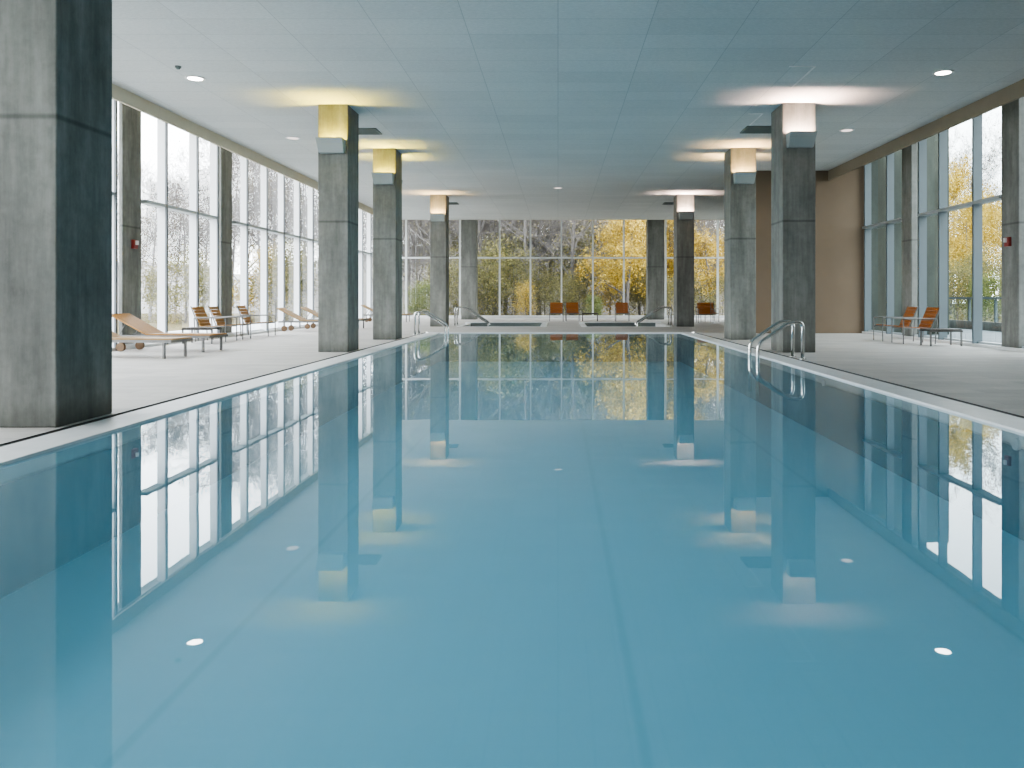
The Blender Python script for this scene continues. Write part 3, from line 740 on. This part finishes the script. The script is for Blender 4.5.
for i, (px, d, k, s) in enumerate(((420, 50.5, 'shrubG', .8), (445, 53, 'shrub', 1), (470, 52, 'shrub', .9), (488, 53, 'shrub', 1.2), (512, 53.5, 'shrub', 1.1), (526, 52, 'shrubY', .6), (545, 55, 'shrub', .8), (560, 53, 'shrub', .7), (580, 55, 'shrub', .7),
                                  (594, 51.5, 'shrubG', .55), (610, 61, 'shrubY', 1.1), (628, 60, 'shrub', 1.0), (645, 57, 'shrub', .8), (655, 55, 'shrub', .7), (672, 53, 'shrub', .7), (695, 55, 'shrub', .8), (722, 54, 'shrub', .8), (500, 58, 'shrub', 1.6), (570, 59, 'shrub', 1.7), (460, 58, 'shrub', 1.6), (650, 60, 'shrubY', 1.5))):
    kind = {'shrub': 'olive', 'shrubG': 'green', 'shrubY': 'yellow'}[k]
    plant(k, far(px, d), d, s, 'low %s leaved shrub at the foot of the wood beyond the far window' % kind, 'shrub', GS)
# left side
GP = 'pale trees outside the left windows'
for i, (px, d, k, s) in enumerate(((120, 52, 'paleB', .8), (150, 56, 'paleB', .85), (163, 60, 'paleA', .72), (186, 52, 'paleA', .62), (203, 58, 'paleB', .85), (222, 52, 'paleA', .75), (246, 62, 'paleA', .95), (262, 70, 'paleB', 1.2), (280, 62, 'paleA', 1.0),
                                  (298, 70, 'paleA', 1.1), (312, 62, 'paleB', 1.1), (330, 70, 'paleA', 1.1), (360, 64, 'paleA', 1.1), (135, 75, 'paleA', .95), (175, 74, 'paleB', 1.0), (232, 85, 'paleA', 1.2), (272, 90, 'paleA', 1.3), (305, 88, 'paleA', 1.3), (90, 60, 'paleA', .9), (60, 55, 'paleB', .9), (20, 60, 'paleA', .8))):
    plant(k, far(px, d), d, s, 'nearly bare tree in the glare-paled stand outside the left windows', 'tree', GP)
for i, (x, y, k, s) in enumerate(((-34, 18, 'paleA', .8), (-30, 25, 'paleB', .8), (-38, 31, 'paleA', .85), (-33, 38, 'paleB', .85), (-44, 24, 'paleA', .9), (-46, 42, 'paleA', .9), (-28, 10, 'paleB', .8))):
    plant(k, x, y, s, 'nearly bare tree in the glare-paled stand outside the left windows', 'tree', GP)
for i, (px, d, k, s) in enumerate(((185, 48, 'shrub', 1.0), (262, 56, 'shrubY', 1.2), (276, 54, 'shrub', 1.2), (160, 50, 'shrub', .8), (300, 58, 'shrub', 1.2), (210, 50, 'shrub', .9))):
    plant(k, far(px, d), d, s, 'low %s shrub outside the left windows' % {'shrub': 'olive', 'shrubY': 'yellow'}[k], 'shrub', 'shrubs outside the left windows')
# right side
plant('goldB', far(957, 56), 56, 1.0, 'golden tree beyond the balustrade in the left pane of the right window', 'tree', GG)
plant('goldB', far(990, 60), 60, .85, 'golden tree beyond the balustrade beside the right wall column', 'tree', GG)
plant('goldB', far(972, 50), 50, .7, 'low golden tree just behind the balustrade on the right', 'tree', GG)
for px, d, k, s in ((950, 72, 'bareA', 1.05), (975, 78, 'bareB', 1.05), (1000, 74, 'bareA', 1.0), (1030, 70, 'bareB', 1), (930, 80, 'bareA', 1)):
    plant(k, far(px, d), d, s, 'bare tree beyond the terrace outside the right windows', 'tree', 'bare trees outside the right windows')
for px, d, k, s in ((955, 46, 'shrub', .9), (968, 48, 'shrub', 1), (985, 45, 'shrubG', .9), (998, 48, 'shrub', 1)):
    plant(k, far(px, d), d, s, 'low %s shrub behind the glass balustrade' % {'shrub': 'olive', 'shrubG': 'green'}[k], 'shrub', 'shrubs behind the balustrade')

# ------------------------------------------------------------------ light
w = bpy.data.worlds.new('overcast'); S.world = w; w.use_nodes = True
nt = w.node_tree; nt.nodes.clear()
out = nt.nodes.new('ShaderNodeOutputWorld'); bg = nt.nodes.new('ShaderNodeBackground')
tc = nt.nodes.new('ShaderNodeTexCoord'); sp = nt.nodes.new('ShaderNodeSeparateXYZ'); nt.links.new(tc.outputs['Generated'], sp.inputs[0])
c = ramp(nt, sp.outputs[2], [(0.0, (0.96, 0.975, 1.0)), (1.0, (0.90, 0.94, 1.0))]); nt.links.new(c, bg.inputs[0])
bg.inputs[1].default_value = 8.5
nt.links.new(bg.outputs[0], out.inputs[0])
def portal(name, loc, rot, sx, sy):
    l = bpy.data.lights.new(name, 'AREA'); l.shape = 'RECTANGLE'; l.size = sx * U; l.size_y = sy * U; l.cycles.is_portal = True
    o = bpy.data.objects.new(name, l); COL.objects.link(o); o.location = Vector(loc) * U; o.rotation_euler = rot
hz = POCKET / 2
portal('portal_left', (GL - .35, (GF + BACK) / 2, hz), (0, R(-90), 0), POCKET, GF - BACK)
portal('portal_right', (GR + .35, (26.8 + BACK) / 2, hz), (0, R(90), 0), POCKET, 26.8 - BACK)
portal('portal_far', (0, GF + .35, hz), (R(-90), 0, 0), GR - GL, POCKET)

# ------------------------------------------------------------------ camera and view
cam = bpy.data.cameras.new('camera'); co = bpy.data.objects.new('camera', cam); COL.objects.link(co)
co.location = (0, 0, HC * U); co.rotation_euler = (R(90), 0, 0)
cam.sensor_width = 36; cam.sensor_fit = 'HORIZONTAL'; cam.lens = 36 * F / 1024
cam.shift_x = -(VX - 512) / 1024; cam.shift_y = -(384 - VY) / 1024
cam.clip_start = .05; cam.clip_end = 500
S.camera = co
S.view_settings.view_transform = 'AgX'; S.view_settings.look = 'AgX - Medium High Contrast'; S.view_settings.exposure = 0.3
S.cycles.max_bounces = 14; S.cycles.diffuse_bounces = 8; S.cycles.glossy_bounces = 4; S.cycles.transparent_max_bounces = 24
S.cycles.caustics_reflective = False; S.cycles.caustics_refractive = False
S.cycles.sample_clamp_indirect = 8
S.cycles.use_denoising = True
